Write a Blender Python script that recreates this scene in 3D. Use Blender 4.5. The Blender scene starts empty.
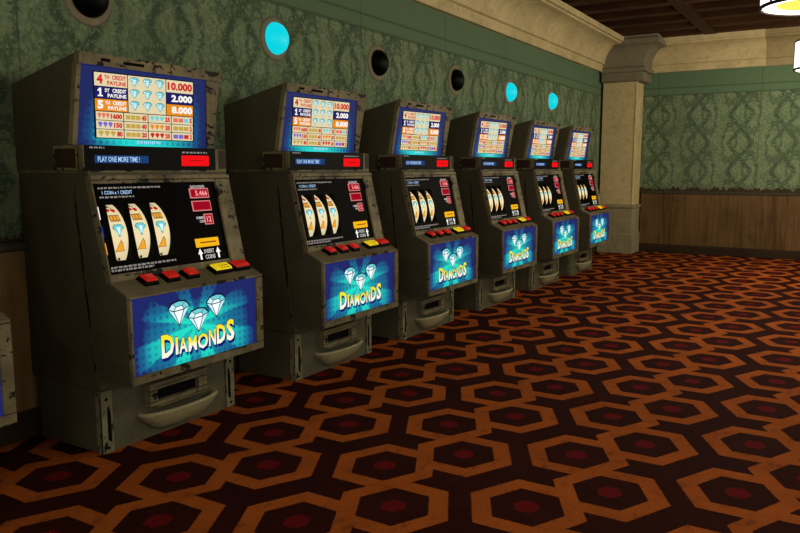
import bpy, bmesh, math, random
from mathutils import Vector, Matrix
random.seed(7)
scene = bpy.context.scene
COL = scene.collection
pi = math.pi

# ------------------------------------------------------------------ helpers
def lin(c):
    c = c / 255.0
    return c / 12.92 if c <= 0.04045 else ((c + 0.055) / 1.055) ** 2.4
def S(r, g, b):
    return (lin(r), lin(g), lin(b), 1.0)

class MB:
    """collects faces of ONE mesh object"""
    def __init__(self):
        self.v = []; self.f = []; self.m = []; self.uv = []; self.sm = []
    def face(self, pts, mat=0, uv=None, smooth=False):
        n = len(self.v)
        self.v.extend([tuple(p) for p in pts])
        self.f.append(tuple(range(n, n + len(pts))))
        self.m.append(mat); self.uv.append(uv); self.sm.append(smooth)
    def mesh(self, verts, faces, mat=0, smooth=False):
        n = len(self.v)
        self.v.extend([tuple(p) for p in verts])
        for f in faces:
            self.f.append(tuple(n + i for i in f)); self.m.append(mat); self.uv.append(None); self.sm.append(smooth)
    def box(self, a, b, mat=0):
        x0, y0, z0 = a; x1, y1, z1 = b
        vs = [(x0,y0,z0),(x1,y0,z0),(x1,y1,z0),(x0,y1,z0),(x0,y0,z1),(x1,y0,z1),(x1,y1,z1),(x0,y1,z1)]
        self.mesh(vs, [(0,3,2,1),(4,5,6,7),(0,1,5,4),(1,2,6,5),(2,3,7,6),(3,0,4,7)], mat)
    def prism(self, prof, y0, y1, mat=0, skip=()):
        """profile [(x,z)] extruded along y"""
        n = len(prof)
        vs = [(x, y0, z) for x, z in prof] + [(x, y1, z) for x, z in prof]
        fs = [tuple(range(n)), tuple(range(2*n-1, n-1, -1))]
        for i in range(n):
            if i in skip: continue
            j = (i + 1) % n
            fs.append((i, i + n, j + n, j))
        self.mesh(vs, fs, mat)
    def prism_x(self, prof, x0, x1, mat=0):
        """profile [(y,z)] extruded along x"""
        n = len(prof)
        vs = [(x0, y, z) for y, z in prof] + [(x1, y, z) for y, z in prof]
        fs = [tuple(range(n)), tuple(range(2*n-1, n-1, -1))]
        for i in range(n):
            j = (i + 1) % n
            fs.append((i, i + n, j + n, j))
        self.mesh(vs, fs, mat)
    def lathe(self, prof, origin, axis='z', seg=32, mat=0, smooth=True):
        """profile [(r, t)] round an axis through origin"""
        O = Vector(origin); rings = []
        vs = []
        for r, t in prof:
            for k in range(seg):
                a = 2 * pi * k / seg
                if axis == 'z': p = (r * math.cos(a), r * math.sin(a), t)
                else: p = (t, r * math.cos(a), r * math.sin(a))
                vs.append(O + Vector(p))
        fs = []
        for i in range(len(prof) - 1):
            for k in range(seg):
                k2 = (k + 1) % seg
                fs.append((i*seg+k, i*seg+k2, (i+1)*seg+k2, (i+1)*seg+k))
        self.mesh(vs, fs, mat, smooth)
    def build(self, name, mats, parent=None, recalc=True):
        me = bpy.data.meshes.new(name)
        me.from_pydata(self.v, [], self.f)
        for m in (mats if isinstance(mats, (list, tuple)) else [mats]): me.materials.append(m)
        for p, mi, s in zip(me.polygons, self.m, self.sm):
            p.material_index = mi; p.use_smooth = s
        if any(u for u in self.uv):
            l = me.uv_layers.new(name='UVMap')
            for p, u in zip(me.polygons, self.uv):
                if u:
                    for li, c in zip(p.loop_indices, u): l.data[li].uv = c
        if recalc:
            bm = bmesh.new(); bm.from_mesh(me)
            bmesh.ops.remove_doubles(bm, verts=bm.verts, dist=1e-5)
            bmesh.ops.recalc_face_normals(bm, faces=bm.faces)
            bm.to_mesh(me); bm.free()
        o = bpy.data.objects.new(name, me); COL.objects.link(o)
        if parent: o.parent = parent
        return o

class Frame:
    """a flat panel's own coordinates: u along the wall, v up the panel, h out of it"""
    def __init__(self, p0, p1, y0=0.0):
        self.o = Vector((p0[0], y0, p0[1])); d = Vector((p1[0]-p0[0], 0, p1[1]-p0[1]))
        self.L = d.length; self.V = d.normalized(); self.U = Vector((0, 1, 0)); self.N = self.U.cross(self.V)
    def p(self, u, v, h=0.0): return self.o + self.U*u + self.V*v + self.N*h
    def poly(self, mb, pts, h, mat=0, uv=None): mb.face([self.p(u, v, h) for u, v in pts], mat, uv)
    def rect(self, mb, u0, v0, u1, v1, h, mat=0, uv=None):
        self.poly(mb, [(u0,v0),(u1,v0),(u1,v1),(u0,v1)], h, mat, uv)
    def slab(self, mb, u0, v0, u1, v1, h0, h1, mat=0, inset=0.0):
        b = [(u0,v0),(u1,v0),(u1,v1),(u0,v1)]
        i = inset; t = [(u0+i,v0+i),(u1-i,v0+i),(u1-i,v1-i),(u0+i,v1-i)]
        vs = [self.p(u,v,h0) for u,v in b] + [self.p(u,v,h1) for u,v in t]
        mb.mesh(vs, [(0,3,2,1),(4,5,6,7),(0,1,5,4),(1,2,6,5),(2,3,7,6),(3,0,4,7)], mat)

_tc = {}
def glyphs(s, bold=0.0):
    k = (s, bold)
    if k not in _tc:
        cu = bpy.data.curves.new('t', 'FONT'); cu.body = s; cu.size = 1.0; cu.offset = bold; cu.resolution_u = 2
        ob = bpy.data.objects.new('t', cu); COL.objects.link(ob)
        dg = bpy.context.evaluated_depsgraph_get()
        me = bpy.data.meshes.new_from_object(ob.evaluated_get(dg))
        vs = [(v.co.x, v.co.y) for v in me.vertices]; fs = [tuple(p.vertices) for p in me.polygons]
        bpy.data.objects.remove(ob); bpy.data.curves.remove(cu); bpy.data.meshes.remove(me)
        xs = [v[0] for v in vs]; ys = [v[1] for v in vs]
        _tc[k] = (vs, fs, min(xs), max(xs), min(ys), max(ys))
    return _tc[k]
def text(mb, fr, s, u0, v0, u1, v1, h, mat=0, bold=0.02, vgrad=None):
    """letters fitted to a box of the panel"""
    vs, fs, a, b, c, d = glyphs(s, bold)
    q = [(u0 + (x-a)/(b-a)*(u1-u0), v0 + (y-c)/(d-c)*(v1-v0)) for x, y in vs]
    for f in fs:
        uv = [(0.5, (q[i][1]-vgrad[0])/(vgrad[1]-vgrad[0])) for i in f] if vgrad else None
        fr.poly(mb, [q[i] for i in f], h, mat, uv)
def fine_print(mb, fr, u0, u1, v, hgt, h, mat, seed):
    """a line of print too small to read: a row of short broken strokes"""
    r = random.Random(seed); u = u0
    while u < u1:
        w = r.uniform(.006, .022); e = min(u + w, u1)
        k = u
        while k < e:
            fr.rect(mb, k, v + (hgt*.25 if r.random() < .3 else 0), min(k + .0042, e), v + hgt, h, mat); k += .0056
        u = e + .006

# ------------------------------------------------------------------ materials
def new_mat(name):
    m = bpy.data.materials.new(name); m.use_nodes = True
    nt = m.node_tree; b = nt.nodes['Principled BSDF']
    return m, nt, b
class N:
    """small node-graph writer"""
    def __init__(self, nt): self.nt = nt
    def n(self, t, **kw):
        x = self.nt.nodes.new(t)
        for k, v in kw.items(): setattr(x, k, v)
        return x
    def link(self, a, b): self.nt.links.new(a, b)
    def math(self, op, a, b=None, c=None, clamp=False):
        x = self.n('ShaderNodeMath', operation=op); x.use_clamp = clamp
        for i, q in enumerate((a, b, c)):
            if q is None: continue
            if isinstance(q, (int, float)): x.inputs[i].default_value = q
            else: self.link(q, x.inputs[i])
        return x.outputs[0]
    def mix(self, f, a, b):
        x = self.n('ShaderNodeMix', data_type='RGBA')
        for i, q in ((0, f), (6, a), (7, b)):
            if isinstance(q, (int, float)): x.inputs[i].default_value = q
            elif isinstance(q, tuple): x.inputs[i].default_value = q
            else: self.link(q, x.inputs[i])
        return x.outputs[2]
    def step(self, v, lo, hi):
        x = self.n('ShaderNodeMapRange'); x.interpolation_type = 'SMOOTHSTEP'
        self.link(v, x.inputs[0]); x.inputs[1].default_value = lo; x.inputs[2].default_value = hi
        return x.outputs[0]
    def noise(self, vec, scale, detail=4, rough=.55, dist=0.0):
        x = self.n('ShaderNodeTexNoise'); x.inputs['Scale'].default_value = scale
        x.inputs['Detail'].default_value = detail; x.inputs['Roughness'].default_value = rough; x.inputs['Distortion'].default_value = dist
        self.link(vec, x.inputs['Vector']); return x.outputs['Fac']
    def mapping(self, vec, scale=(1,1,1), loc=(0,0,0)):
        x = self.n('ShaderNodeMapping'); self.link(vec, x.inputs[0])
        x.inputs['Scale'].default_value = scale; x.inputs['Location'].default_value = loc
        return x.outputs[0]
    def coord(self, k='Object'): return self.n('ShaderNodeTexCoord').outputs[k]
    def xyz(self, vec):
        x = self.n('ShaderNodeSeparateXYZ'); self.link(vec, x.inputs[0]); return x.outputs
    def comb(self, x, y, z):
        q = self.n('ShaderNodeCombineXYZ')
        for i, a in enumerate((x, y, z)):
            if isinstance(a, (int, float)): q.inputs[i].default_value = a
            else: self.link(a, q.inputs[i])
        return q.outputs[0]
    def bump(self, h, strength, dist, bsdf):
        x = self.n('ShaderNodeBump'); x.inputs['Strength'].default_value = strength; x.inputs['Distance'].default_value = dist
        self.link(h, x.inputs['Height']); self.link(x.outputs[0], bsdf.inputs['Normal'])

def plain(name, col, rough=.6, spec=.3, metal=0.0, emit=None, estr=1.0):
    m, nt, b = new_mat(name)
    b.inputs['Base Color'].default_value = col; b.inputs['Roughness'].default_value = rough
    b.inputs['Specular IOR Level'].default_value = spec; b.inputs['Metallic'].default_value = metal
    if emit: b.inputs['Emission Color'].default_value = emit; b.inputs['Emission Strength'].default_value = estr
    return m
def glow(name, col, s=1.0):
    """print on a backlit panel"""
    return plain(name, (col[0]*.15, col[1]*.15, col[2]*.15, 1), .4, .0, emit=col, estr=s)

def worn_metal(name, base, light, chip, stretch=(1,1,1), chipscale=14.0, amt=.35):
    m, nt, b = new_mat(name); g = N(nt)
    P = g.coord()
    big = g.noise(P, 4.0, 5, .6)
    fine = g.noise(P, 40.0, 3, .6)
    c = g.mix(g.step(big, .3, .72), base, light)
    c = g.mix(g.math('MULTIPLY', g.step(fine, .45, .75), .35), c, tuple(q*.45 for q in base[:3])+(1,))
    ch = g.noise(g.mapping(P, stretch), chipscale, 6, .7, .4)
    c = g.mix(g.step(ch, chip, chip+.03), c, S(7,6,4))
    g.link(c, b.inputs['Base Color'])
    b.inputs['Roughness'].default_value = .62; b.inputs['Specular IOR Level'].default_value = .25
    g.bump(fine, .15, .004, b)
    return m

M = {}
M['cab'] = worn_metal('olive_painted_steel', (.066,.057,.034,1), (.084,.073,.043,1), .80, amt=.2)
M['kick'] = worn_metal('grey_olive_kick_plate', (.072,.066,.040,1), (.092,.084,.050,1), .80)
M['trim'] = worn_metal('worn_edge_steel', (.100,.083,.043,1), (.250,.212,.115,1), .562, (1,.55,1), 16.0)
M['deck'] = worn_metal('worn_deck_steel', (.110,.095,.052,1), (.165,.143,.080,1), .63, (1,.5,1), 16.0)
M['guard'] = worn_metal('corner_guard_steel', (.115,.108,.066,1), (.205,.190,.115,1), .575, (1,1,.4), 26.0)
M['tray'] = worn_metal('bare_tray_steel', (.25,.228,.125,1), (.37,.335,.19,1), .74, (1,.5,1), 10.0)
M['seam'] = worn_metal('chipped_seam', (.085,.070,.038,1), (.11,.095,.05,1), .49, (1,1,.35), 12.0)
M['black'] = plain('black_plastic', S(7,6,6), .5, .06)
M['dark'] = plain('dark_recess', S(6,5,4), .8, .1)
M['brown'] = plain('brown_bracket_face', S(52,36,24), .6, .2)
M['glass'] = plain('black_printed_glass', S(4,3,3), .5, .02)
M['redcap'] = plain('red_button_cap', S(190,20,14), .3, .5, emit=S(150,14,8), estr=.55)
M['yelcap'] = plain('yellow_button_cap', S(225,200,20), .3, .5, emit=S(230,205,20), estr=.55)
M['yelslot'] = glow('yellow_coin_plate', S(240,178,28))
M['yeldark'] = glow('amber_slot_line', S(120,60,10))
M['white'] = glow('white_print', S(205,200,195)); M['dimwhite'] = glow('grey_print', S(150,142,138))
M['led'] = glow('red_display_glass', S(150,10,30)); M['ledlit'] = glow('red_display_digits', S(250,150,150)); M['ledrim'] = glow('pink_display_rim', S(205,120,120))
M['bill'] = glow('red_bill_slot', S(235,18,22)); M['billline'] = glow('dark_red_slot_line', S(110,8,8))
M['msg'] = glow('blue_message_screen', S(28,58,110)); M['msgtxt'] = glow('pale_blue_message_text', S(170,205,245))
M['cream'] = glow('cream_paytable', S(222,208,168)); M['navy'] = glow('navy_paytable', S(32,30,96)); M['orange'] = glow('orange_paytable', S(226,138,30))
M['redtxt'] = glow('red_lettering', S(200,40,34)); M['ink'] = glow('dark_line_ink', S(22,16,14)); M['whitetxt'] = glow('white_lettering', S(245,242,238))
M['gemA'] = glow('gem_cyan', S(110,205,215)); M['gemB'] = glow('gem_pale', S(196,240,246)); M['gemC'] = glow('gem_white', S(240,252,255)); M['gemline'] = glow('gem_outline', S(8,14,30))
M['teal'] = glow('teal_outline', S(40,120,125)); M['olive'] = glow('mustard_print', S(190,160,70)); M['purple'] = glow('violet_print', S(120,100,205)); M['pink'] = glow('salmon_print', S(225,110,95))
M['shadow'] = glow('navy_letter_shadow', S(22,24,110)); M['bluetab'] = glow('blue_payline_tab', S(30,50,150))
M['reelstrip'] = plain('cream_reel_strip', S(200,186,150), .5, .2, emit=S(216,202,160), estr=.9)
M['bell'] = glow('orange_bell', S(238,160,40)); M['bar'] = glow('bronze_bar', S(150,112,60)); M['cherry'] = glow('cherry_red', S(185,40,30)); M['stem'] = glow('dark_stem', S(70,50,30))

def letter_mat():
    m, nt, b = new_mat('yellow_to_white_letters'); g = N(nt)
    v = g.xyz(g.coord('UV'))[1]
    c = g.mix(g.step(v, .25, .75), S(250,250,225), S(250,228,30))
    g.link(c, b.inputs['Emission Color']); b.inputs['Emission Strength'].default_value = 1.0
    b.inputs['Base Color'].default_value = (.05,.05,.03,1); b.inputs['Specular IOR Level'].default_value = 0
    return m
M['letters'] = letter_mat()

def sunburst(name, cx, cy, asp, spokes, ph, centre, mid, edge, reach, rayamt, topdark):
    """printed backlit artwork: a burst of rays in teal over navy with rows of dots"""
    m, nt, b = new_mat(name); g = N(nt)
    u, v, _ = g.xyz(g.coord('UV'))
    x = g.math('MULTIPLY', g.math('SUBTRACT', u, cx), asp); y = g.math('SUBTRACT', v, cy)
    r = g.math('SQRT', g.math('ADD', g.math('MULTIPLY', x, x), g.math('MULTIPLY', y, y)))
    a = g.math('ARCTAN2', y, x)
    ray = g.step(g.math('SINE', g.math('ADD', g.math('MULTIPLY', a, spokes), ph)), -.3, .3)
    f = g.math('SUBTRACT', 1.0, g.math('DIVIDE', r, reach))
    f = g.math('ADD', f, g.math('MULTIPLY', g.math('SUBTRACT', ray, .5), rayamt))
    f = g.math('SUBTRACT', f, g.math('MULTIPLY', g.step(v, .45, 1.0), topdark))
    # darker towards both side edges, as printed
    e = g.math('ABSOLUTE', g.math('SUBTRACT', u, .5))
    f = g.math('SUBTRACT', f, g.math('MULTIPLY', g.step(e, .36, .5), .45))
    du = g.math('SUBTRACT', g.math('FRACT', g.math('MULTIPLY', u, 22.0)), .5)
    dv = g.math('SUBTRACT', g.math('FRACT', g.math('MULTIPLY', v, 11.0)), .5)
    dd = g.math('SQRT', g.math('ADD', g.math('MULTIPLY', du, du), g.math('MULTIPLY', dv, dv)))
    f = g.math('SUBTRACT', f, g.math('MULTIPLY', g.math('SUBTRACT', 1.0, g.step(dd, .22, .34)), .13))
    rp = g.n('ShaderNodeValToRGB'); g.link(f, rp.inputs[0])
    el = rp.color_ramp.elements
    el[0].position = .0; el[0].color = edge; el[1].position = .9; el[1].color = centre
    k = el.new(.42); k.color = mid
    g.link(rp.outputs[0], b.inputs['Emission Color']); b.inputs['Emission Strength'].default_value = 1.0
    b.inputs['Base Color'].default_value = (.01,.02,.05,1); b.inputs['Specular IOR Level'].default_value = .1
    return m
M['belly'] = sunburst('blue_sunburst_artwork', .47, .50, 1.9, 8.0, -1.22, S(26,224,198), S(12,112,150), S(18,26,96), 1.38, .34, .62)
M['top'] = sunburst('blue_glow_artwork', .45, -.02, 1.7, 3.0, .4, S(30,215,205), S(14,80,130), S(18,28,88), 1.2, .16, .2)

# -- carpet: plain closed hexagon rings in staggered columns
def carpet_mat():
    m, nt, b = new_mat('hexagon_carpet'); g = N(nt)
    P = g.coord(); x, y, _ = g.xyz(P)
    AX, AY, SH = .6585, .5905, -.056
    best = None
    for bx, by in ((2.2375, 3.079), (2.4685, 3.362)):
        n_ = g.math('ROUND', g.math('DIVIDE', g.math('SUBTRACT', x, bx), AX))
        px = g.math('SUBTRACT', g.math('SUBTRACT', x, bx), g.math('MULTIPLY', n_, AX))
        yy = g.math('SUBTRACT', g.math('SUBTRACT', y, by), g.math('MULTIPLY', n_, SH))
        py = g.math('SUBTRACT', yy, g.math('MULTIPLY', g.math('ROUND', g.math('DIVIDE', yy, AY)), AY))
        ax = g.math('ABSOLUTE', px); ay = g.math('ABSOLUTE', py)
        h = g.math('MAXIMUM', ay, g.math('ADD', g.math('MULTIPLY', ax, .94), g.math('MULTIPLY', ay, .48)))
        best = h if best is None else g.math('MINIMUM', best, h)
    wob = g.math('MULTIPLY', g.math('SUBTRACT', g.noise(P, 60, 2), .5), .008)
    h = g.math('ADD', best, wob)
    dirt = g.noise(P, 3.2, 6, .65); pile = g.noise(P, 90.0, 3, .6)
    scuff = g.noise(g.mapping(P, (1, .6, 1)), 16.0, 5, .7)
    org = g.mix(g.step(dirt, .35, .7), (.37,.088,.013,1), (.29,.068,.011,1))
    org = g.mix(g.math('MULTIPLY', g.step(scuff, .50, .70), .6), org, (.12,.030,.008,1))
    dark = g.mix(g.step(dirt, .35, .7), (.024,.0035,.0022,1), (.033,.0048,.0030,1))
    red = (.115,.0040,.0060,1)
    c = g.mix(g.step(h, .212, .218), org, dark)
    c = g.mix(g.step(h, .136, .142), dark, c)
    c = g.mix(g.step(h, .044, .050), red, c)
    c = g.mix(g.math('MULTIPLY', g.step(pile, .4, .8), .25), c, (.02,.008,.004,1))
    g.link(c, b.inputs['Base Color']); b.inputs['Roughness'].default_value = .95; b.inputs['Specular IOR Level'].default_value = .05
    g.bump(pile, .3, .006, b)
    return m
M['carpet'] = carpet_mat()

# -- damask wallpaper (a: index of the coordinate along the wall)
def damask(name, along, tint):
    m, nt, b = new_mat(name); g = N(nt)
    P = g.coord(); c3 = g.xyz(P); s = c3[along]; z = c3[2]
    WX, WZ = .56, .80
    w1 = g.noise(P, 7.0, 3, .6)
    u = g.math('ADD', g.math('DIVIDE', s, WX), g.math('MULTIPLY', g.math('SUBTRACT', w1, .5), .10))
    v = g.math('DIVIDE', z, WZ)
    cv = g.math('MULTIPLY', g.math('ADD', g.math('COSINE', g.math('MULTIPLY', v, 2*pi)), g.math('MULTIPLY', g.math('COSINE', g.math('MULTIPLY', v, 6*pi)), .10)), .222)
    def line(sign):
        a = g.math('ADD', g.math('SUBTRACT', u, .25), g.math('MULTIPLY', cv, sign))
        return g.math('ABSOLUTE', g.math('SUBTRACT', a, g.math('ROUND', a)))
    d = g.math('MINIMUM', line(-1.0), line(1.0))
    # mirrored leaf shapes that repeat in each ogee
    half = g.math('ROUND', g.math('MULTIPLY', u, 2.0))
    mu = g.math('ABSOLUTE', g.math('SUBTRACT', u, g.math('MULTIPLY', half, .5)))
    vv = g.math('ADD', v, g.math('MULTIPLY', half, .5))
    mv = g.math('FRACT', vv)
    leafP = g.comb(g.math('MULTIPLY', mu, 1.0), g.math('MULTIPLY', mv, 1.4), 3.7)
    l1 = g.noise(leafP, 7.0, 1, .5, 2.2)
    l2 = g.noise(leafP, 15.0, 1, .5, 1.8)
    leaf = g.math('ADD', g.math('MULTIPLY', g.step(l1, .47, .52), .55), g.math('MULTIPLY', g.step(l2, .48, .53), .5), clamp=True)
    light, mid, deep = tint[:3]
    dv = g.math('ABSOLUTE', g.math('SUBTRACT', mv, g.math('ROUND', mv)))
    wob = g.noise(leafP, 11.0, 2, .6, 1.0)
    ex = g.math('DIVIDE', mu, .15); ev = g.math('DIVIDE', dv, .30)
    er = g.math('ADD', g.math('SQRT', g.math('ADD', g.math('MULTIPLY', ex, ex), g.math('MULTIPLY', ev, ev))), g.math('MULTIPLY', g.math('SUBTRACT', wob, .5), 1.5))
    core = g.math('SUBTRACT', 1.0, g.step(er, .82, .92))
    rim = g.math('MULTIPLY', g.step(er, .84, .96), g.math('SUBTRACT', 1.0, g.step(er, 1.12, 1.3)))
    near = g.math('SUBTRACT', 1.0, g.step(d, .02, .10))
    c = g.mix(leaf, mid, light)
    c = g.mix(g.math('MULTIPLY', core, .45), c, light)
    c = g.mix(g.math('MULTIPLY', rim, .6), c, deep)
    c = g.mix(g.math('MULTIPLY', near, .85), c, deep)
    # scroll leaves that ride on the ogee band
    sc = g.noise(leafP, 24.0, 2, .5, .8)
    c = g.mix(g.math('MULTIPLY', g.math('MULTIPLY', near, g.step(sc, .54, .60)), .7), c, light)
    # grain and age
    grain = g.noise(g.mapping(P, (1,1,.35)), 55.0, 3, .6)
    c = g.mix(g.math('MULTIPLY', g.step(grain, .42, .72), .34), c, deep)
    stain = g.noise(P, 1.7, 5, .6)
    c = g.mix(g.math('MULTIPLY', g.step(stain, .5, .72), .4), c, tuple(q*.62 for q in mid[:3])+(1,))
    # border band and its two lines under the cornice
    band = tint[3]
    inb = g.step(z, 2.295, 2.31)
    c = g.mix(inb, c, g.mix(g.math('MULTIPLY', g.step(grain, .4, .75), .3), band, tuple(q*.7 for q in band[:3])+(1,)))
    for zc, w in ((2.30, .016), (2.405, .012)):
        dl = g.math('ABSOLUTE', g.math('SUBTRACT', z, zc))
        c = g.mix(g.math('MULTIPLY', g.math('SUBTRACT', 1.0, g.step(dl, w*.5, w)), .55), c, tuple(q*.35 for q in band[:3])+(1,))
    sm = g.math('ABSOLUTE', g.math('SUBTRACT', g.math('FRACT', g.math('DIVIDE', s, 1.37)), .5))
    c = g.mix(g.math('MULTIPLY', g.math('SUBTRACT', 1.0, g.step(sm, .002, .006)), .45), c, tuple(q*.3 for q in mid[:3])+(1,))
    # torn lower edge shows dark plaster
    tear = g.math('ADD', g.math('MULTIPLY', g.math('SUBTRACT', g.noise(g.mapping(P, (1,1,.25)), 13.0, 4, .7), .5), .24), .955)
    torn = g.math('LESS_THAN', z, tear)
    c = g.mix(torn, c, g.mix(g.step(grain, .4, .7), S(64,52,34), S(40,34,24)))
    g.link(c, b.inputs['Base Color']); b.inputs['Roughness'].default_value = .8; b.inputs['Specular IOR Level'].default_value = .15
    return m
M['paperL'] = damask('green_damask_left', 1, ((.200,.262,.142,1), (.112,.158,.088,1), (.040,.066,.042,1), (.100,.162,.090,1)))
M['paperB'] = damask('green_damask_back', 0, ((.200,.262,.142,1), (.112,.158,.088,1), (.040,.066,.042,1), (.100,.162,.090,1)))

def wood(name, along, a, b_, c_, plank=.16, vertical=True, rough=.6):
    m, nt, bs = new_mat(name); g = N(nt)
    P = g.coord(); q = g.xyz(P); s = q[along]
    k = g.math('FLOOR', g.math('DIVIDE', s, plank))
    wn = g.n('ShaderNodeTexWhiteNoise', noise_dimensions='1D'); g.link(k, wn.inputs['W'])
    sc = [14.0, 14.0, 14.0]; 
    if vertical: sc[2] = .9
    else: sc = [.9 if i != along else 14.0 for i in range(3)]; sc[2] = 14.0
    off = g.n('ShaderNodeVectorMath', operation='ADD'); g.link(P, off.inputs[0]); g.link(g.comb(g.math('MULTIPLY', wn.outputs[0], 9.0), 0.0, g.math('MULTIPLY', wn.outputs[0], 5.0)), off.inputs[1])
    gr = g.noise(g.mapping(off.outputs[0], tuple(sc)), 1.6, 6, .65, .5)
    c = g.mix(g.step(gr, .32, .68), a, b_)
    c = g.mix(g.math('MULTIPLY', wn.outputs[0], .55), c, c_)
    blot = g.noise(P, 2.3, 4, .6)
    c = g.mix(g.math('MULTIPLY', g.step(blot, .45, .75), .45), c, tuple(t*.5 for t in a[:3])+(1,))
    e = g.math('ABSOLUTE', g.math('SUBTRACT', g.math('FRACT', g.math('DIVIDE', s, plank)), .5))
    c = g.mix(g.math('MULTIPLY', g.step(e, .475, .495), .6), c, tuple(t*.25 for t in a[:3])+(1,))
    g.link(c, bs.inputs['Base Color']); bs.inputs['Roughness'].default_value = rough; bs.inputs['Specular IOR Level'].default_value = .08
    g.bump(gr, .2, .004, bs)
    return m
M['wainL'] = wood('wainscot_oak_left', 1, (.130,.076,.029,1), (.25,.152,.061,1), (.30,.185,.075,1), .17)  # left copy of the oak, colour lightened to make up for shade there
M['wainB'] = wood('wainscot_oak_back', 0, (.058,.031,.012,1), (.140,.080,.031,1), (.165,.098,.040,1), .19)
M['skirt'] = wood('dark_skirting', 2, (.024,.015,.008,1), (.036,.023,.012,1), (.04,.026,.013,1), .4, False)
M['ceil'] = wood('dark_ceiling_boards', 1, (.028,.012,.006,1), (.060,.025,.011,1), (.074,.030,.013,1), .12, False)
M['beam'] = wood('ceiling_beam', 0, (.034,.014,.007,1), (.060,.025,.011,1), (.062,.027,.012,1), .3, False)
M['rail'] = plain('grey_chair_rail', S(62,60,44), .7, .2)

def stone(name, a, b_, c_, vein=.5):
    m, nt, bs = new_mat(name); g = N(nt)
    P = g.coord()
    n1 = g.noise(P, 2.6, 7, .62, .8); n2 = g.noise(P, 11.0, 5, .6, .4); n3 = g.noise(P, 55.0, 2)
    c = g.mix(g.step(n1, .35, .68), a, b_)
    ve = g.math('ABSOLUTE', g.math('SUBTRACT', g.noise(P, 3.4, 5, .6, 1.4), .5))
    c = g.mix(g.math('MULTIPLY', g.math('SUBTRACT', 1.0, g.step(ve, .0, .02)), vein), c, c_)
    c = g.mix(g.math('MULTIPLY', g.step(n2, .52, .7), .35), c, c_)
    c = g.mix(g.math('MULTIPLY', g.step(n3, .5, .8), .15), c, c_)
    g.link(c, bs.inputs['Base Color']); bs.inputs['Roughness'].default_value = .7; bs.inputs['Specular IOR Level'].default_value = .2
    return m
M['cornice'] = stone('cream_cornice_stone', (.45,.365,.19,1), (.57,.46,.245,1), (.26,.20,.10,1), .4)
M['cornice_shaded'] = stone('shaded_cornice_stone', (.25,.195,.095,1), (.32,.25,.125,1), (.17,.13,.06,1), .3)  # same cornice stone, dimmer light painted in as a darker colour
M['shaft'] = stone('cream_marble_shaft', (.49,.39,.20,1), (.56,.45,.235,1), (.28,.21,.10,1), .45)
M['plinth'] = stone('grey_stone_plinth', (.245,.215,.130,1), (.31,.27,.17,1), (.16,.135,.08,1), .3)
M['capital'] = stone('grey_stone_capital', (.165,.146,.095,1), (.21,.188,.122,1), (.12,.104,.066,1), .25)

M['ring'] = worn_metal('bare_tan_ring', (.17,.145,.09,1), (.23,.195,.12,1), .80)
M['dome_dark'] = plain('black_glass_dome', S(3,3,4), .45, .06)
M['dome_lit'] = plain('lit_cyan_dome', S(5,60,66), .4, .2, emit=S(6,212,226), estr=1.0)
M['shade'] = plain('white_lamp_shade', S(240,236,226), .7, .1, emit=(1,.97,.90,1), estr=1.6)
M['shadeIn'] = plain('warm_shade_lining', S(120,84,36), .8, .0, emit=S(215,165,75), estr=.7)
M['iron'] = plain('black_iron_band', S(14,11,9), .5, .3)
M['bulb'] = plain('warm_bulb', (1,.9,.7,1), .5, .1, emit=(1,.85,.6,1), estr=6.0)

# ------------------------------------------------------------------ the room
def struct(o, parent=None):
    if parent is None: o['kind'] = 'structure'
    return o
YB = 11.50            # back wall
YA, XR = -1.5, 6.4    # how far the room is built
CZ = 3.06             # cornice top
WL = -.05             # face of the left wall
b = MB(); b.box((-.3, YA, -.1), (XR, YB+.3, 0)); struct(b.build('floor', M['carpet']))
b = MB(); b.box((-.15, YA, 0), (WL, YB+.12, CZ+.2)); struct(b.build('wall_left', M['paperL']))
b = MB(); b.box((WL, YB, 0), (XR, YB+.12, CZ+.2)); struct(b.build('wall_back', M['paperB']))

# wainscot panelling, chair rails, baseboards
b = MB(); b.box((WL, YA, .13), (WL+.018, 11.0, .875)); struct(b.build('trim_1', M['wainL']))
b = MB(); b.box((.5, YB-.018, .125), (XR, YB, .87)); struct(b.build('trim_2', M['wainB']))
b = MB(); b.prism([(x+WL,z) for x,z in [(0,.875),(.024,.875),(.034,.885),(.034,.903),(.022,.915),(0,.92)]], YA, 11.0); struct(b.build('trim_3', M['rail']))
b = MB(); b.prism_x([(YB,.87),(YB-.024,.87),(YB-.034,.88),(YB-.034,.897),(YB-.022,.905),(YB,.91)], .5, XR); struct(b.build('trim_4', M['rail']))
b = MB(); b.prism([(x+WL,z) for x,z in [(0,0),(.034,0),(.034,.112),(.022,.13),(0,.13)]], YA, 11.0); struct(b.build('baseboard_left', M['skirt']))
b = MB(); b.prism_x([(YB,0),(YB-.034,0),(YB-.034,.108),(YB-.022,.125),(YB,.125)], .5, XR); struct(b.build('baseboard_back', M['skirt']))

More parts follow.
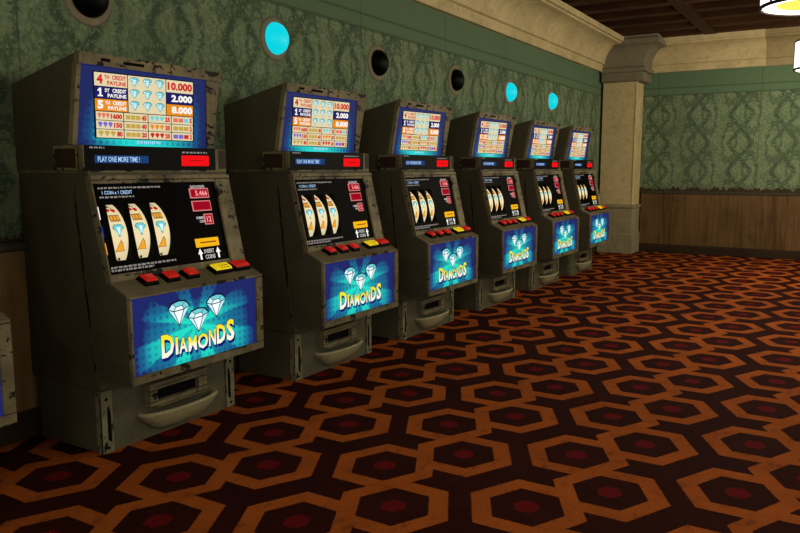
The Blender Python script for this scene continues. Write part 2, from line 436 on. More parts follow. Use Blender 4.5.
# cornices: fascia, cove, top moulding
def cornice_profile(d=0.0):
    p = [(0,2.63),(.050,2.63),(.055,2.645),(.055,2.725),(.085,2.735)]
    cx_, cz_, r = .085, 3.005, .265
    for k in range(1, 11):
        a = pi/2 * k / 10
        p.append((.085 + .265*(1-math.cos(a)), 2.735 + .235*math.sin(a)))
    p += [(.365,2.975),(.365,2.99),(.40,2.995),(.40,CZ),(0,CZ)]
    return [(max(0, x - (d if x > 0 else 0)), z) for x, z in p]
b = MB(); b.prism([(x+WL, z) for x, z in cornice_profile()], YA, 11.0); struct(b.build('trim_5', M['cornice']))
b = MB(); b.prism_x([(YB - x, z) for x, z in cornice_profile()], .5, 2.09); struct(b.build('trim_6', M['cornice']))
b = MB(); b.prism_x([(YB - x, z) for x, z in cornice_profile(.022)], 2.09, XR); struct(b.build('trim_7', M['cornice_shaded']))

# ceiling: boards, cross joists, a long girder
b = MB(); b.box((-.1, YA, CZ+.10), (XR, YB+.1, CZ+.16)); 
ce = struct(b.build('ceiling', M['ceil']))
jb = 0
yj = YB - .44
while yj > YA:
    j = MB(); j.box((.0, yj-.085, CZ+.0), (XR, yj+.085, CZ+.10)); o = j.build('joist', M['ceil'], ce)
    j = MB(); j.box((.0, yj-.30, CZ+.06), (XR, yj-.16, CZ+.10)); j.build('board', M['ceil'], ce)
    yj -= .54
j = MB(); j.box((1.34, YA, CZ-.006), (1.50, YB, CZ+.10)); j.build('girder', M['beam'], ce)
j = MB(); j.box((4.1, YA, CZ-.035), (4.24, YB, CZ+.10)); j.build('girder', M['beam'], ce)

# corner pilaster: stepped plinth, shaft with side mouldings, coved capital
YP = 11.04
def loft(mb, secs, mat=0):
    """secs: (x extent, front y, z) rectangles against the corner"""
    vs = []; fs = []
    for x, y, z in secs: vs += [(-.01,y,z),(x,y,z),(x,YB+.01,z),(-.01,YB+.01,z)]
    n = len(secs)
    for i in range(n-1):
        for k in range(4):
            k2 = (k+1) % 4; fs.append((4*i+k, 4*i+k2, 4*i+4+k2, 4*i+4+k))
    fs.append((0,3,2,1)); fs.append(tuple(4*(n-1)+k for k in range(4)))
    mb.mesh(vs, fs, mat)
pl = MB(); loft(pl, [(.497,YP-.012,0),(.497,YP-.012,.285),(.479,YP+.004,.30),(.479,YP+.004,.655),(.497,YP-.012,.675),(.497,YP-.012,.705),(.455,YP+.03,.72)])
pil = struct(pl.build('trim_8', M['plinth']))
s_ = MB(); s_.box((-.01,YP+.03,.70),(.457,YB+.01,2.49)); sh = s_.build('shaft', M['shaft'], pil)
for y0, y1, dx in ((YP+.03, YP+.11, .012), (YP+.19, YP+.25, .008), (YP+.33, YP+.43, .016)):
    s_ = MB(); s_.box((.45, y0, .715), (.457+dx, y1, 2.48)); s_.build('moulding', M['shaft'], pil)
cp = MB()
secs = [(.56,YP-.06,2.478),(.575,YP-.075,2.49),(.575,YP-.075,2.60),(.615,YP-.115,2.61),(.615,YP-.115,2.665),(.585,YP-.085,2.68)]
for k in range(1, 9):
    a = pi/2*k/8; secs.append((.585+.20*(1-math.cos(a)), YP-.085-.20*(1-math.cos(a)), 2.68+.27*math.sin(a)))
secs += [(.83,YP-.33,2.96),(.83,YP-.33,3.02),(.80,YP-.30,3.03),(.80,YP-.30,CZ+.012)]
loft(cp, secs); cp.build('capital', M['capital'], pil)

# ------------------------------------------------------------------ slot machine
W = .806
FACE = Frame((.56,.77), (.455,1.215))       # sloping reel glass
HOOD = Frame((.358,1.35), (.418,1.692))     # sloping award screen
BAND = Frame((.462,1.235), (.462,1.345))
BEL = Frame((.668,.338), (.668,.72))
FL = FACE.L

def tag(o, label=None, cat=None, group=None, kind=None):
    if label: o['label'] = label
    if cat: o['category'] = cat
    if group: o['group'] = group
    if kind: o['kind'] = kind
    return o

def gem(mb, fr, cu, cv, w, h, lift, big, mats):
    """brilliant-cut diamond: table, crown, pavilion"""
    A, B, C_, LN = mats
    def P(pts, hh, mt): fr.poly(mb, [(cu + x*w/2, cv + y*h/2) for x, y in pts], lift + hh, mt)
    out = [(-1.0,.42),(-.62,.86),(0,1.0),(.62,.90),(1.0,.50),(0,-1.0)]
    P([(x*1.08, y*1.07) for x, y in out], 0, LN)
    k = .0006
    P([(-.56,.82),(0,.94),(.56,.86),(.30,.62),(-.30,.56)], k, A)
    P([(-.96,.42),(-.62,.80),(-.34,.54),(-.50,.26)], k, B)
    P([(.96,.48),(.62,.84),(.34,.60),(.46,.32)], k, A)
    P([(-.44,.24),(-.28,.50),(.28,.56),(.42,.30)], k, C_)
    P([(-.94,.34),(-.52,.18),(-.06,-.90)], k, B)
    P([(-.44,.16),(.40,.22),(.0,-.90)], k, C_ if big else B)
    P([(.94,.40),(.48,.24),(.06,-.90)], k, A if not big else B)

def ring_poly(n, rx, ry): return [(rx*math.cos(2*pi*k/n), ry*math.sin(2*pi*k/n)) for k in range(n)]

def make_machine():
    root = bpy.data.objects.new('slot_machine', None); COL.objects.link(root)
    root.empty_display_size = .2
    # ---- cabinet shell, open where the reel glass sits
    prof = [(-.030,.288),(.462,.288),(.462,.338),(.660,.338),(.668,.346),(.668,.712),(.660,.724),(.56,.77),(.455,1.215),(.455,1.232),(-.030,1.232)]
    b = MB(); b.prism(prof, 0, W, 0, skip=(7,)); 
    cab = b.build('cabinet', [M['cab']], root)
    b = MB(); b.prism([(.006,0),(.456,0),(.456,.284),(.006,.284)], .004, W-.004); b.build('kick_plate', M['kick'], root)
    # hood
    hp = [(-.044,1.238),(.40,1.238),(.345,1.352),(.355,1.45),(.375,1.55),(.401,1.64),(.430,1.728),(-.044,1.620)]
    b = MB(); b.prism(hp, 0, W)
    b.build('hood', M['cab'], root)
    # light seam strip between hood and cabinet
    b = MB(); b.box((-.018,-.003,1.229),(.452,W+.003,1.240)); b.build('seam_strip', M['trim'], root)
    # chipped edge seams down both sides (rows of bare dark chips)
    for ys in (-.0018, W):
        b = MB(); r = random.Random(3); L_, R_s = [], []
        for q in range(25):
            t = q/24; xx = .350 + .092*t; zz = 1.205 - .90*t
            L_.append((xx - r.uniform(.003,.007), zz)); R_s.append((xx + r.uniform(.003,.007), zz))
        b.prism(L_ + R_s[::-1], ys, ys+.0018)
        b.build('edge_seam', M['seam'], root)
    # ---- hood screen with its artwork
    scr = MB(); h0 = .006
    uL, uRt, uRb, vT = .020, .716, .764, .338
    HOOD.poly(scr, [(uL,.0),(uRb,.0),(uRt,vT),(uL-.003,vT)], h0, 0, [(0,0),(1,0),(.95,1),(0,1)])
    lay = .0012
    # paytable: sheared like the printed screen
    def HP(u, v):   # u,v in 0..1 across the pay table
        vb = .034 + .001*u; vt = .311 + .008*u
        vv = vb + (vt-vb)*v
        ul = .112 + (.081-.112)*v; ur = .670 + (.635-.670)*v
        return (ul + (ur-ul)*u, vv)
    class PT:       # a frame in pay-table coordinates
        L = 1.0
        def p(s, u, v, h=0): a = HP(u, v); return HOOD.p(a[0], a[1], h)
        def poly(s, mb, pts, h, mat=0, uv=None): mb.face([s.p(u, v, h) for u, v in pts], mat, uv)
        def rect(s, mb, u0, v0, u1, v1, h, mat=0, uv=None): s.poly(mb, [(u0,v0),(u1,v0),(u1,v1),(u0,v1)], h, mat, uv)
    T = PT()
    smats = [M[k] for k in ('top','ink','cream','navy','orange','redtxt','whitetxt','gemA','gemB','gemC','teal','olive','purple','pink','msgtxt')]
    CR, NV, OG, RD, WH = 2, 3, 4, 5, 6
    T.rect(scr, -.012, -.015, 1.012, 1.012, h0+lay, 1)
    H1 = h0 + 2*lay; H2 = h0 + 3*lay
    c1, c2 = .312, .695
    rows = [(.795,.995,CR,RD),(.608,.788,NV,WH),(.418,.600,OG,WH)]
    words = [('4','TH'),('1','ST'),('5','TH')]; nums = ['10.000','2.000','8.000']
    for (v0,v1,bg,fg),(dg,su),nm in zip(rows, words, nums):
        T.rect(scr, .0, v0, c1-.008, v1, H1, bg)
        hgt = v1-v0
        if dg == '1': T.poly(scr, [(x*.055+.02, v0+hgt*(.16+.72*y)) for x, y in ((.1,0),(.95,0),(.95,.16),(.70,.16),(.70,1),(.42,1),(.08,.72),(.08,.58),(.38,.66),(.38,.16),(.1,.16))], H2, fg)
        else: text(scr, T, dg, .02, v0+hgt*.16, .075, v1-hgt*.12, H2, fg, .05)
        text(scr, T, su, .09, v0+hgt*.55, .135, v1-hgt*.14, H2, fg, .03)
        text(scr, T, 'CREDIT', .160, v0+hgt*.54, c1-.02, v1-hgt*.12, H2, fg, .035)
        text(scr, T, 'PAYLINE', .115, v0+hgt*.12, c1-.02, v0+hgt*.44, H2, fg, .035)
        T.rect(scr, c2+.008, v0, 1.0, v1, H1, bg)
        text(scr, T, nm, (c2+.02 if nm[0]=='1' else c2+.06), v0+hgt*.18, .99, v1-hgt*.16, H2, fg, .05)
    T.rect(scr, c1, .418, c2, .995, H1, CR)
    for i in range(3):
        for j in range(3):
            gem(scr, T, c1+.062+.129*i, .90-.185*j, .092, .145, H2, False, (7, 8, 9, 10))
    cols = [0, .262, .505, .752, 1.0]
    vals = [['1600','150','80'],['45','40','20'],['25','20','20'],['5','2','2']]
    icon = [[13,12,11],[11,11,11],[7,4,5],[13,11,12]]
    for ci in range(4):
        for ri in range(3):
            u0, u1 = cols[ci]+.004, cols[ci+1]-.004; v1 = .405 - .138*ri; v0 = v1 - .128
            T.rect(scr, u0, v0, u1, v1, H1, CR)
            tx = vals[ci][ri]; wd = .027*len(tx)
            text(scr, T, tx, u1-.012-wd, v0+.022, u1-.012, v1-.022, H2, RD, .06)
            n_ic = 3; span = (u1-.02-wd) - (u0+.012)
            for q in range(n_ic):
                w_ = span/n_ic; cu = u0+.012+w_*(q+.5); cv = (v0+v1)/2
                mt = icon[ci][ri] if q < 2 or ci != 3 else [7,11,5][ri]
                if ci in (0, 2): T.poly(scr, [(cu+x*w_*.46, cv+y*.045) for x, y in ((-1,.5),(-.5,1),(.5,1),(1,.5),(0,-1))], H2, mt)
                else: T.rect(scr, cu-w_*.44, cv-.034, cu+w_*.44, cv+.034, H2, mt)
    fine_print(scr, HOOD, .33, .47, .012, .014, h0+2*lay, 14, 11)
    scr.build('award_screen', smats, root, recalc=False)
    # frame round the award screen
    b = MB()
    def hq(pts, d0, d1): # raised strip on the hood plane
        n = len(pts); vs = [HOOD.p(u,v,d0) for u,v in pts] + [HOOD.p(u,v,d1) for u,v in pts]
        b.mesh(vs, [tuple(range(n))[::-1], tuple(range(n,2*n))] + [(i,(i+1)%n,(i+1)%n+n,i+n) for i in range(n)])
    hq([(-.002,.338),(W+.002,.338),(W+.002,.386),(-.002,.386)], -.012, .022)
    hq([(-.003,.0),(.020,.0),(.017,.338),(-.003,.338)], -.02, .009)
    hq([(.766,.0),(W+.002,.0),(W+.002,.338),(.718,.338)], -.02, .012)
    b.build('screen_frame', M['trim'], root)
    for u0, u1, v0, v1 in ((.10,.15,.356,.372),(.215,.33,.354,.370)):
        b = MB(); HOOD.slab(b, u0, v0, u1, v1, .020, .0232, 0, .002); b.build('vent_slot', M['dark'], root)
    # ---- message band
    b = MB(); b.box((.32,-.018,1.2405),(.461,.729,1.3455)); mats = [M['black'], M['msg'], M['msgtxt'], M['dimwhite']]
    BAND.rect(b, .03, .036, .312, .069, .001, 1)
    text(b, BAND, 'PLAY ONE MORE TIME !', .045, .041, .262, .064, .002, 2, .015)
    fine_print(b, BAND, .008, .082, .097, .007, .001, 3, 5)
    fine_print(b, BAND, .512, .672, .084, .008, .001, 3, 6)
    b.build('message_band', mats, root)
    b = MB(); BAND.slab(b, .507, .024, .681, .075, -.002, .006, 0, .003); BAND.rect(b, .555, .048, .64, .051, .0066, 1)
    b.build('bill_slot', [M['bill'], M['billline']], root)
    b = MB(); b.box((.33,.729,1.2405),(.458,.752,1.3455)); b.build('band_end_plate', M['trim'], root)
    b = MB(); b.box((.33,-.023,1.2405),(.4605,-.018,1.3455)); b.build('band_end_plate', M['trim'], root)
    for s in (-1, 1):
        if s < 0: a_, c_ = (.272,-.030,1.240), (.428,.0,1.342)
        else: a_, c_ = (.272,.752,1.240), (.440,W+.018,1.342)
        b = MB(); b.box(a_, c_); br = b.build('side_bracket', M['trim'], root)
        ya, yb = (a_[1]-.003, a_[1]) if s < 0 else (c_[1], c_[1]+.003)
        b = MB(); b.box((.286,ya,1.251),(.420,yb,1.331)); b.build('bracket_face', M['brown'], br)
        ya, yb = (a_[1]+.003, -.024) if s < 0 else (.757, c_[1]-.002)
        xf = c_[0]
        b = MB(); b.box((xf,ya,1.246),(xf+.003,yb,1.337)); b.build('bracket_face', M['brown'], br)
    # ---- reel glass: frame, black glass with slots, reels
    def fv(v): return FL - v
    b = MB()
    FACE.slab(b, -.004, fv(.020), W+.004, fv(-.002), -.02, .016, 0, .002)
    FACE.slab(b, -.004, fv(.460), .004, fv(.020), -.02, .014, 0, .001)
    FACE.slab(b, .712, fv(.460), W+.004, fv(.020), -.02, .012, 0, .002)
    FACE.slab(b, .004, fv(.033), .712, fv(.020), -.02, .006, 0)
    FACE.slab(b, .004, fv(.46), .712, fv(.424), -.02, .004, 0)
    b.build('glass_frame', M['trim'], root)
    gl = MB(); gm = [M[k] for k in ('glass','white','msgtxt','dimwhite','whitetxt','bluetab','orange','dark')]
    slots = [(.056,.139),(.172,.257),(.288,.372)]; sv0, sv1 = .125, .367
    us = [.002] + [q for s in slots for q in s] + [.714]
    FACE.rect(gl, .002, fv(.430), .714, fv(sv1), 0, 0); FACE.rect(gl, .002, fv(sv0), .714, fv(.028), 0, 0)
    for i in range(0, len(us), 2): FACE.rect(gl, us[i], fv(sv1), us[i+1], fv(sv0), 0, 0)
    # reel housing behind the slots
    for v0, v1 in ((sv1, sv1), (sv0, sv0)):
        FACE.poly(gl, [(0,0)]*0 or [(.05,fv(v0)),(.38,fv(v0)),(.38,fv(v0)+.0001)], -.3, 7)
    fine_print(gl, FACE, .034, .366, fv(.056), .008, .001, 3, 1)
    text(gl, FACE, '1 COIN x 1 CREDIT', .050, fv(.080), .205, fv(.064), .001, 2, .01)
    fine_print(gl, FACE, .034, .211, fv(.096), .008, .001, 3, 2)
    fine_print(gl, FACE, .020, .374, fv(.400), .009, .001, 3, 3)
    fine_print(gl, FACE, .020, .245, fv(.413), .009, .001, 3, 4)
    FACE.rect(gl, .004, fv(.186), .018, fv(.131), .001, 4); FACE.rect(gl, .004, fv(.262), .018, fv(.213), .001, 5); FACE.rect(gl, .004, fv(.337), .018, fv(.287), .001, 6)
    text(gl, FACE, 'DATA POINTS', .548, fv(.064), .640, fv(.050), .001, 1, .02)
    text(gl, FACE, 'NUMBER', .548, fv(.216), .597, fv(.203), .001, 1, .02)
    text(gl, FACE, 'COIN', .566, fv(.234), .597, fv(.221), .001, 1, .02)
    text(gl, FACE, 'INSERT', .555, fv(.384), .620, fv(.364), .001, 1, .015)
    text(gl, FACE, 'COINS', .557, fv(.412), .622, fv(.391), .001, 1, .015)
    for cu in (.530, .646):
        FACE.poly(gl, [(cu-.006,fv(.412)),(cu+.006,fv(.412)),(cu+.006,fv(.385)),(cu+.016,fv(.385)),(cu,fv(.358)),(cu-.016,fv(.385)),(cu-.006,fv(.385))], .001, 4)
    gl.build('reel_glass', gm, root, recalc=False)
    for k, (u0, v0, u1, v1, tx) in enumerate(((.541,.070,.653,.108,'5.466'),(.541,.131,.652,.172,''),(.603,.197,.649,.240,'12'))):
        b = MB(); FACE.slab(b, u0-.005, fv(v1)-.005, u1+.005, fv(v0)+.005, -.002, .003, 1); FACE.rect(b, u0, fv(v1), u1, fv(v0), .0038, 0)
        if tx == '5.466': text(b, FACE, tx, u0+.028, fv(v1)+.006, u1-.006, fv(v0)-.006, .0045, 2, .03)
        elif tx: text(b, FACE, tx, u0+.008, fv(v1)+.007, u1-.008, fv(v0)-.007, .0045, 2, .03)
        b.build('credit_display', [M['led'], M['ledrim'], M['ledlit']], root)
    b = MB(); FACE.slab(b, .510, fv(.353), .661, fv(.309), -.002, .006, 0, .003); FACE.rect(b, .535, fv(.334), .640, fv(.328), .0066, 1)
    b.build('coin_slot', [M['yelslot'], M['yeldark']], root)
    R_, vc = .172, FL - .246
    for k, uu in enumerate((.052, .1555, .2725, .377)):
        b = MB(); w_ = (.003,.0145,.0135,.003)[k]
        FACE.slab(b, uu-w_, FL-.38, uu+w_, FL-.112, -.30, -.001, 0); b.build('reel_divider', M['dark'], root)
    rmats = [M[k] for k in ('reelstrip','dark','cherry','bar','gemA','bell','stem','teal','gemC','ink')]
    for u0, u1 in slots:
        b = MB(); seg = 28; A = 1.05
        def RP(u, s, lift=0.0):
            a = s / R_; r = R_ + lift
            return FACE.p(u, vc + r*math.sin(a), -R_ - .001 + r*math.cos(a))
        st = [(-A + 2*A*i/seg)*R_ for i in range(seg+1)]
        for i in range(seg): b.face([RP(u0,st[i]),RP(u1,st[i]),RP(u1,st[i+1]),RP(u0,st[i+1])], 0, smooth=False)
        for uu in (u0, u1):
            for i in range(seg): b.face([FACE.p(uu,vc,-R_-.001), RP(uu,st[i]), RP(uu,st[i+1])], 1)
        cu = (u0+u1)/2
        def sym(pts, s0, lift, mt):
            c = [sum(p[0] for p in pts)/len(pts), sum(p[1] for p in pts)/len(pts)]
            n = len(pts)
            for i in range(n):
                p, q = pts[i], pts[(i+1)%n]
                b.face([RP(cu+c[0], s0+c[1], lift), RP(cu+p[0], s0+p[1], lift), RP(cu+q[0], s0+q[1], lift)], mt)
        # cherries, bar, diamond, bell, cherries again
        for s0 in (.118, -.135):
            for dx, dy in ((-.012,-.006),(.014,-.010)): sym([(dx+x, dy+y) for x, y in ring_poly(10,.012,.011)], s0, .001, 2)
            sym([(-.012,.004),(-.004,.022),(.004,.024),(.014,.002),(.008,.002),(0,.018)], s0, .0015, 6)
        sym([(-.026,-.017),(.026,-.017),(.026,.017),(-.026,.017)], .066, .001, 3)
        for q in (-1, 0, 1): sym([(q*.016-.005,-.010),(q*.016+.005,-.010),(q*.016+.005,.010),(q*.016-.005,.010)], .066, .0016, 5)
        sym([(-.030,.012),(-.018,.026),(.018,.026),(.030,.012),(0,-.032)], .010, .001, 7)
        sym([(-.026,.012),(-.016,.023),(.016,.023),(.026,.012),(0,-.027)], .010, .0016, 4)
        sym([(-.010,.012),(.010,.012),(0,-.022)], .010, .0022, 8)
        sym([(-.028,-.022),(.024,-.022),(.018,-.008),(.014,.014),(.004,.030),(-.008,.012),(-.018,-.008)], -.062, .001, 3)
        sym([(-.024,-.019),(.020,-.019),(.014,-.007),(.010,.012),(.003,.024),(-.006,.010),(-.014,-.007)], -.062, .0016, 5)
        b.build('reel', rmats, root, recalc=False)
    # ---- deck cover and buttons
    DK = Frame((.664,.722), (.560,.770))
    b = MB(); DK.slab(b, -.003, .0, W+.003, DK.L, -.004, .004, 0, .002); b.build('button_deck', M['deck'], root)
    for cu, w, kind in ((.165,.078,'r'),(.287,.078,'r'),(.405,.078,'r'),(.600,.122,'y'),(.730,.112,'r')):
        d0, d1 = .044, .110
        b = MB(); DK.slab(b, cu-w/2, d0, cu+w/2, d1, .003, .014, 0, .002)
        DK.slab(b, cu-w/2+.002, d0+.002, cu+w/2-.002, d1-.002, .014, .024, 0, .006)
        bt = b.build('button', M['black'], root)
        b = MB(); DK.slab(b, cu-w/2+.008, d0+.007, cu+w/2-.008, d1-.007, .023, .032, 0, .004)
        DK.slab(b, cu-w/2+.012, d0+.011, cu+w/2-.012, d1-.011, .032, .037, 0, .007)
        if kind == 'y':
            for v_ in (.070, .052): fine_print(b, DK, cu-.028, cu+.028, v_-.006, .009, .0376, 1, 8)
        b.build('button_cap', [M['yelcap'] if kind == 'y' else M['redcap'], M['yeldark']], bt)
    # ---- lower display
    b = MB()
    for u0, v0, u1, v1 in ((-.004,.002,W+.004,.042),(-.004,.370,W+.004,.386),(-.004,.042,.013,.370),(.760,.042,W+.004,.370)):
        BEL.slab(b, u0, v0, u1, v1, -.004, .012, 0, .003)
    b.build('display_frame', M['trim'], root)
    b = MB(); mats = [M[k] for k in ('belly','gemA','gemB','gemC','gemline','shadow','letters')]
    BEL.rect(b, .010, .036, .765, .374, .003, 0, [(0,0),(1,0),(1,1),(0,1)])
    for cu, cv, w, h in ((.266,.272,.122,.112),(.379,.222,.124,.110),(.493,.270,.122,.108)): gem(b, BEL, cu, cv, w, h, .004, True, (1,2,3,4))
    L = [('D',.158,.229,.087,.190,.03),('I',.237,.252,.089,.168,.02),('A',.257,.305,.088,.159,.02),('M',.312,.362,.086,.155,.02),('O',.368,.432,.084,.156,.02),('N',.438,.482,.085,.163,.02),('D',.489,.547,.086,.177,.03),('S',.553,.606,.086,.190,.03)]
    for ch, u0, u1, v0, v1, bd in L:
        text(b, BEL, ch, u0+.007, v0-.016, u1+.008, v1-.014, .0042, 5, bd+.01)
        text(b, BEL, ch, u0-.002, v0-.005, u1+.002, v1+.003, .0046, 5, bd+.02)
        text(b, BEL, ch, u0, v0, u1, v1, .0056, 6, bd+.005, (v0, v1))
    b.build('diamonds_panel', mats, root, recalc=False)
    # ---- coin chute and tray on the lower front
    LOW = Frame((.462,0), (.462,.338))
    b = MB()
    x1 = .030
    for u0, v0, u1, v1 in ((.235,.225,.595,.262),(.235,.150,.595,.172),(.235,.172,.285,.225),(.535,.172,.595,.225)):
        LOW.slab(b, u0, v0, u1, v1, -.008, x1, 0, .003)
    LOW.slab(b, .272, .142, .576, .152, -.008, x1+.006, 0, .003); LOW.slab(b, .272, .236, .576, .246, x1-.002, x1+.006, 0, .003)
    b.build('coin_chute', M['trim'], root)
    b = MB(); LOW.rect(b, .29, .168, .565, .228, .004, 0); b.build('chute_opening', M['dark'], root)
    b = MB(); n = 28; rings = []
    vs = []; fs = []
    cu = .432
    levels = [(1.0,1.0,.128),(1.03,1.06,.120),(1.0,1.0,.110),(.93,.92,.092),(.82,.76,.070),(.68,.50,.044),(.52,.28,.026)]
    ru, rd = .235, .085
    for fu, fd, z in levels:
        for k in range(n+1):
            a = pi*k/n; vs.append((.452 + .006 + rd*fd*math.sin(a)**.8 if 0 < k < n else .452, cu - ru*fu*math.cos(a), z + .012*(1-math.sin(a))*0))
    for i in range(len(levels)-1):
        for k in range(n): fs.append((i*(n+1)+k, i*(n+1)+k+1, (i+1)*(n+1)+k+1, (i+1)*(n+1)+k))
    fs.append(tuple((len(levels)-1)*(n+1)+k for k in range(n+1)))
    o0 = len(vs)   # inner bowl
    for fu, fd, z in ((.95,.88,.128),(.90,.80,.108),(.74,.55,.070)):
        for k in range(n+1):
            a = pi*k/n; vs.append((.458 + rd*fd*math.sin(a)**.8, cu - ru*fu*math.cos(a), z))
    for k in range(n):
        fs.append((k, k+1, o0+k+1, o0+k))
        for i in range(2): fs.append((o0+i*(n+1)+k, o0+i*(n+1)+k+1, o0+(i+1)*(n+1)+k+1, o0+(i+1)*(n+1)+k))
    fs.append(tuple(o0+2*(n+1)+k for k in range(n+1)))
    b.mesh(vs, fs, 0, True); b.build('coin_tray', M['tray'], root)
    # ---- corner guards with screws and a long scar
    for s in (-1, 1):
        y0 = .0 if s < 0 else W; d = 1 if s < 0 else -1
        b = MB()
        ya, yb = sorted((y0 - d*.004, y0 + d*.052)); b.box((.452,ya,.002),(.464,yb,.282))
        ya, yb = sorted((y0 - d*.004, y0 + d*.003)); b.box((.425,ya,.002),(.460,yb,.262))
        gd = b.build('corner_guard', M['guard'], root)
        for z in (.025, .245):
            b = MB(); b.lathe([(0,.0045),(.006,.004),(.008,.0)], (.464, y0 + d*.022, z), 'x', 10)
            b.build('screw', M['dark'], gd)
        b = MB()
        ya, yb = sorted((y0 + d*.024, y0 + d*.042)); b.prism_x([(ya,.06),(yb,.045),(yb,.17),((ya+yb)/2,.215),(ya,.20)], .463, .4655)
        b.build('worn_patch', M['dark'], gd)
    return root

def copy_tree(o, parent=None):
    c = o.copy(); COL.objects.link(c)
    if parent: c.parent = parent
    for ch in list(o.children): copy_tree(ch, c)
    return c

GRP = 'slot machines along the left wall'
spots = [(2.004, 'largest olive slot machine, nearest one seen whole, under the black dome at the frame top'),
         (3.328, 'olive slot machine second from the near end, standing under the big bright cyan dome'),
         (4.56, 'olive slot machine standing under the middle black dome, third whole one from the near end'),
         (5.87, 'olive slot machine under the smallest black dome, third counting back from the stone pilaster'),
         (7.135, 'olive slot machine second from the stone pilaster, between two similar machines'),
         (8.37, 'farthest and smallest olive slot machine, beside the cream stone pilaster'),
         (.685, 'slot machine cut off by the left edge, only its worn display corner showing')]
proto = make_machine()
machines = [proto] + [copy_tree(proto) for _ in spots[1:]]
for o, (y, lab) in zip(machines, spots):
    o.location = (0, y, 0); tag(o, lab, 'slot machine', GRP)

# ------------------------------------------------------------------ dome lights on the wall
def make_dome(mat):
    root = bpy.data.objects.new('wall_dome_light', None); COL.objects.link(root)
    b = MB(); b.lathe([(.138,0),(.137,.005),(.130,.009),(.108,.012),(.100,.012),(.098,.0)], (0,0,0), 'x', 40); b.build('mounting_ring', M['ring'], root)
    b = MB(); b.lathe([(.100*math.cos(a), .012 + .075*math.sin(a)) for a in [pi/2*k/12 for k in range(13)]], (0,0,0), 'x', 40); b.build('dome', mat, root)
    return root
dA, dB = make_dome(M['dome_dark']), make_dome(M['dome_lit'])
domes = [(2.425,2.075,0,'black unlit wall dome at the top edge, above the nearest slot machine'),
         (3.80,2.075,1,'largest glowing cyan wall dome, above the second slot machine'),
         (5.02,2.065,0,'black unlit wall dome above the third slot machine'),
         (6.36,2.065,0,'smallest black unlit wall dome, next to the row of small cyan domes'),
         (7.65,2.065,1,'glowing cyan wall dome, left one of the two small ones near the pilaster'),
         (8.96,2.065,1,'farthest glowing cyan wall dome, right one of the small pair')]
used = set()
for y, z, lit, lab in domes:
    src = (dA, dB)[lit]
    o = src if lit not in used else copy_tree(src); used.add(lit)
    o.location = (WL, y, z); tag(o, lab, 'wall light', 'round dome lights on the left wall')

# ------------------------------------------------------------------ hanging drum lamps
def make_lamp():
    root = bpy.data.objects.new('pendant_lamp', None); COL.objects.link(root)   # base: lower rim
    R0, H_ = .33, .31
    b = MB(); b.lathe([(R0,.012),(R0,H_),(R0-.008,H_),(R0-.008,.012)], (0,0,0), 'z', 48); b.build('lamp_shade', M['shade'], root)
    b = MB(); b.lathe([(R0+.006,-.004),(R0+.006,.016),(R0-.014,.016),(R0-.014,-.004),(R0+.006,-.004)], (0,0,0), 'z', 48)
    b.build('lower_rim', M['iron'], root)
    b = MB(); b.lathe([(R0+.006,H_-.012),(R0+.006,H_+.004),(R0-.014,H_+.004),(R0-.014,H_-.012),(R0+.006,H_-.012)], (0,0,0), 'z', 48); b.build('upper_rim', M['iron'], root)
    b = MB(); b.lathe([(R0-.015,.004),(R0-.09,.010),(R0-.10,.016)], (0,0,0), 'z', 48); b.build('diffuser_ring', M['shade'], root)
    b = MB(); b.lathe([(R0-.10,.014),(R0-.11,.05),(R0-.125,.09),(0,.095)], (0,0,0), 'z', 48); b.build('shade_lining', M['shadeIn'], root)
    for k in range(10):
        a = 2*pi*(k+.2)/10
        b = MB(); c, s = math.cos(a), math.sin(a); w = .009
        vs = []
        for r in (R0+.001, R0+.006):
            for t in (-w, w):
                for z in (.0, H_): vs.append((r*c - t*s, r*s + t*c, z))
        b.mesh(vs, [(0,1,3,2),(4,6,7,5),(0,4,5,1),(2,3,7,6),(0,2,6,4),(1,5,7,3)]); b.build('shade_strip', M['iron'], root)
    b = MB(); b.lathe([(.012,H_-.01),(.012,CZ-2.33+.02),(.05,CZ-2.33+.02),(.05,CZ-2.33+.06)], (0,0,0), 'z', 12)
    for a in (0, pi/2):
        c, s = math.cos(a)*(R0-.01), math.sin(a)*(R0-.01); w = .006
        b.box((-abs(c)-w, -abs(s)-w, H_-.012), (abs(c)+w, abs(s)+w, H_-.002))
    b.build('hanging_rod', M['iron'], root)
    return root
lamp = make_lamp()
LX = 2.885
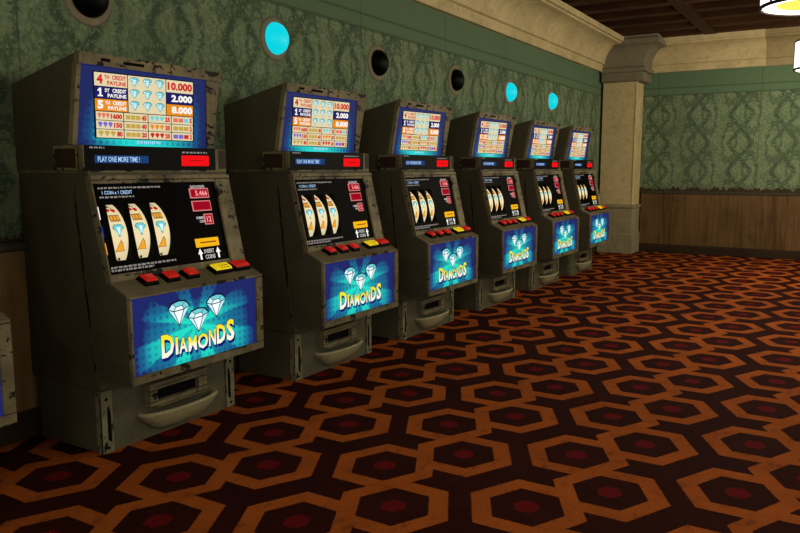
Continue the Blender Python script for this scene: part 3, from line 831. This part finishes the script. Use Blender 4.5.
lamp.location = (LX, 6.0, 2.355); tag(lamp, 'white drum lamp with black strips hanging from the ceiling, larger one showing its underside', 'ceiling lamp', 'drum lamps hanging in a row')
l2 = copy_tree(lamp); l2.location = (LX, 9.60, 2.33); tag(l2, 'white drum lamp cut off by the right edge, in front of the cornice', 'ceiling lamp', 'drum lamps hanging in a row')

# ------------------------------------------------------------------ light
def point(name, loc, power, col=(1,.88,.66)):
    l = bpy.data.lights.new(name, 'POINT'); l.shadow_soft_size = .16; l.energy = power; l.color = col
    o = bpy.data.objects.new(name, l); COL.objects.link(o); o.location = loc
for i, (x, y, p) in enumerate(((LX, 9.6, 95), (LX, 6.0, 58), (LX, 2.4, 32), (LX, -1.2, 30), (5.6, 9.6, 80), (5.6, 6.0, 36))):  # the last two are fill lights added to brighten, with no lamps there
    point('lamp_and_fill_light', (x, y, 2.12), p)
w = bpy.data.worlds.new('World'); scene.world = w; w.use_nodes = True
bg = w.node_tree.nodes['Background']; bg.inputs[0].default_value = (1.0, .93, .74, 1); bg.inputs[1].default_value = .74

# ------------------------------------------------------------------ camera
cxp, cyp = 400.0, 266.5
V1 = (852.0, 168.0); V2 = (-840.0, 168.0)
f = math.sqrt(-((V1[0]-cxp)*(V2[0]-cxp) + (V1[1]-cyp)*(V2[1]-cyp)))
def ray(p): return Vector(((p[0]-cxp)/f, -(p[1]-cyp)/f, -1.0))
ay = ray(V1).normalized(); ax = -ray(V2).normalized(); az = ax.cross(ay)
R3 = Matrix((ax, ay, az))
cam = bpy.data.cameras.new('Camera'); co = bpy.data.objects.new('Camera', cam); COL.objects.link(co)
cam.sensor_width = 36.0; cam.sensor_fit = 'HORIZONTAL'; cam.lens = f * 36.0 / 800.0; cam.clip_start = .05
co.matrix_world = Matrix.Translation((3.19, 0, 1.25)) @ R3.to_4x4()
scene.camera = co
vs_ = scene.view_settings
scene.display_settings.display_device = 'sRGB'
vs_.view_transform = 'Standard'; vs_.look = 'None'; vs_.gamma = 1.0; vs_.exposure = 0.0; vs_.use_curve_mapping = False
try:
    scene.cycles.use_denoising = True; scene.cycles.max_bounces = 6
except Exception: pass
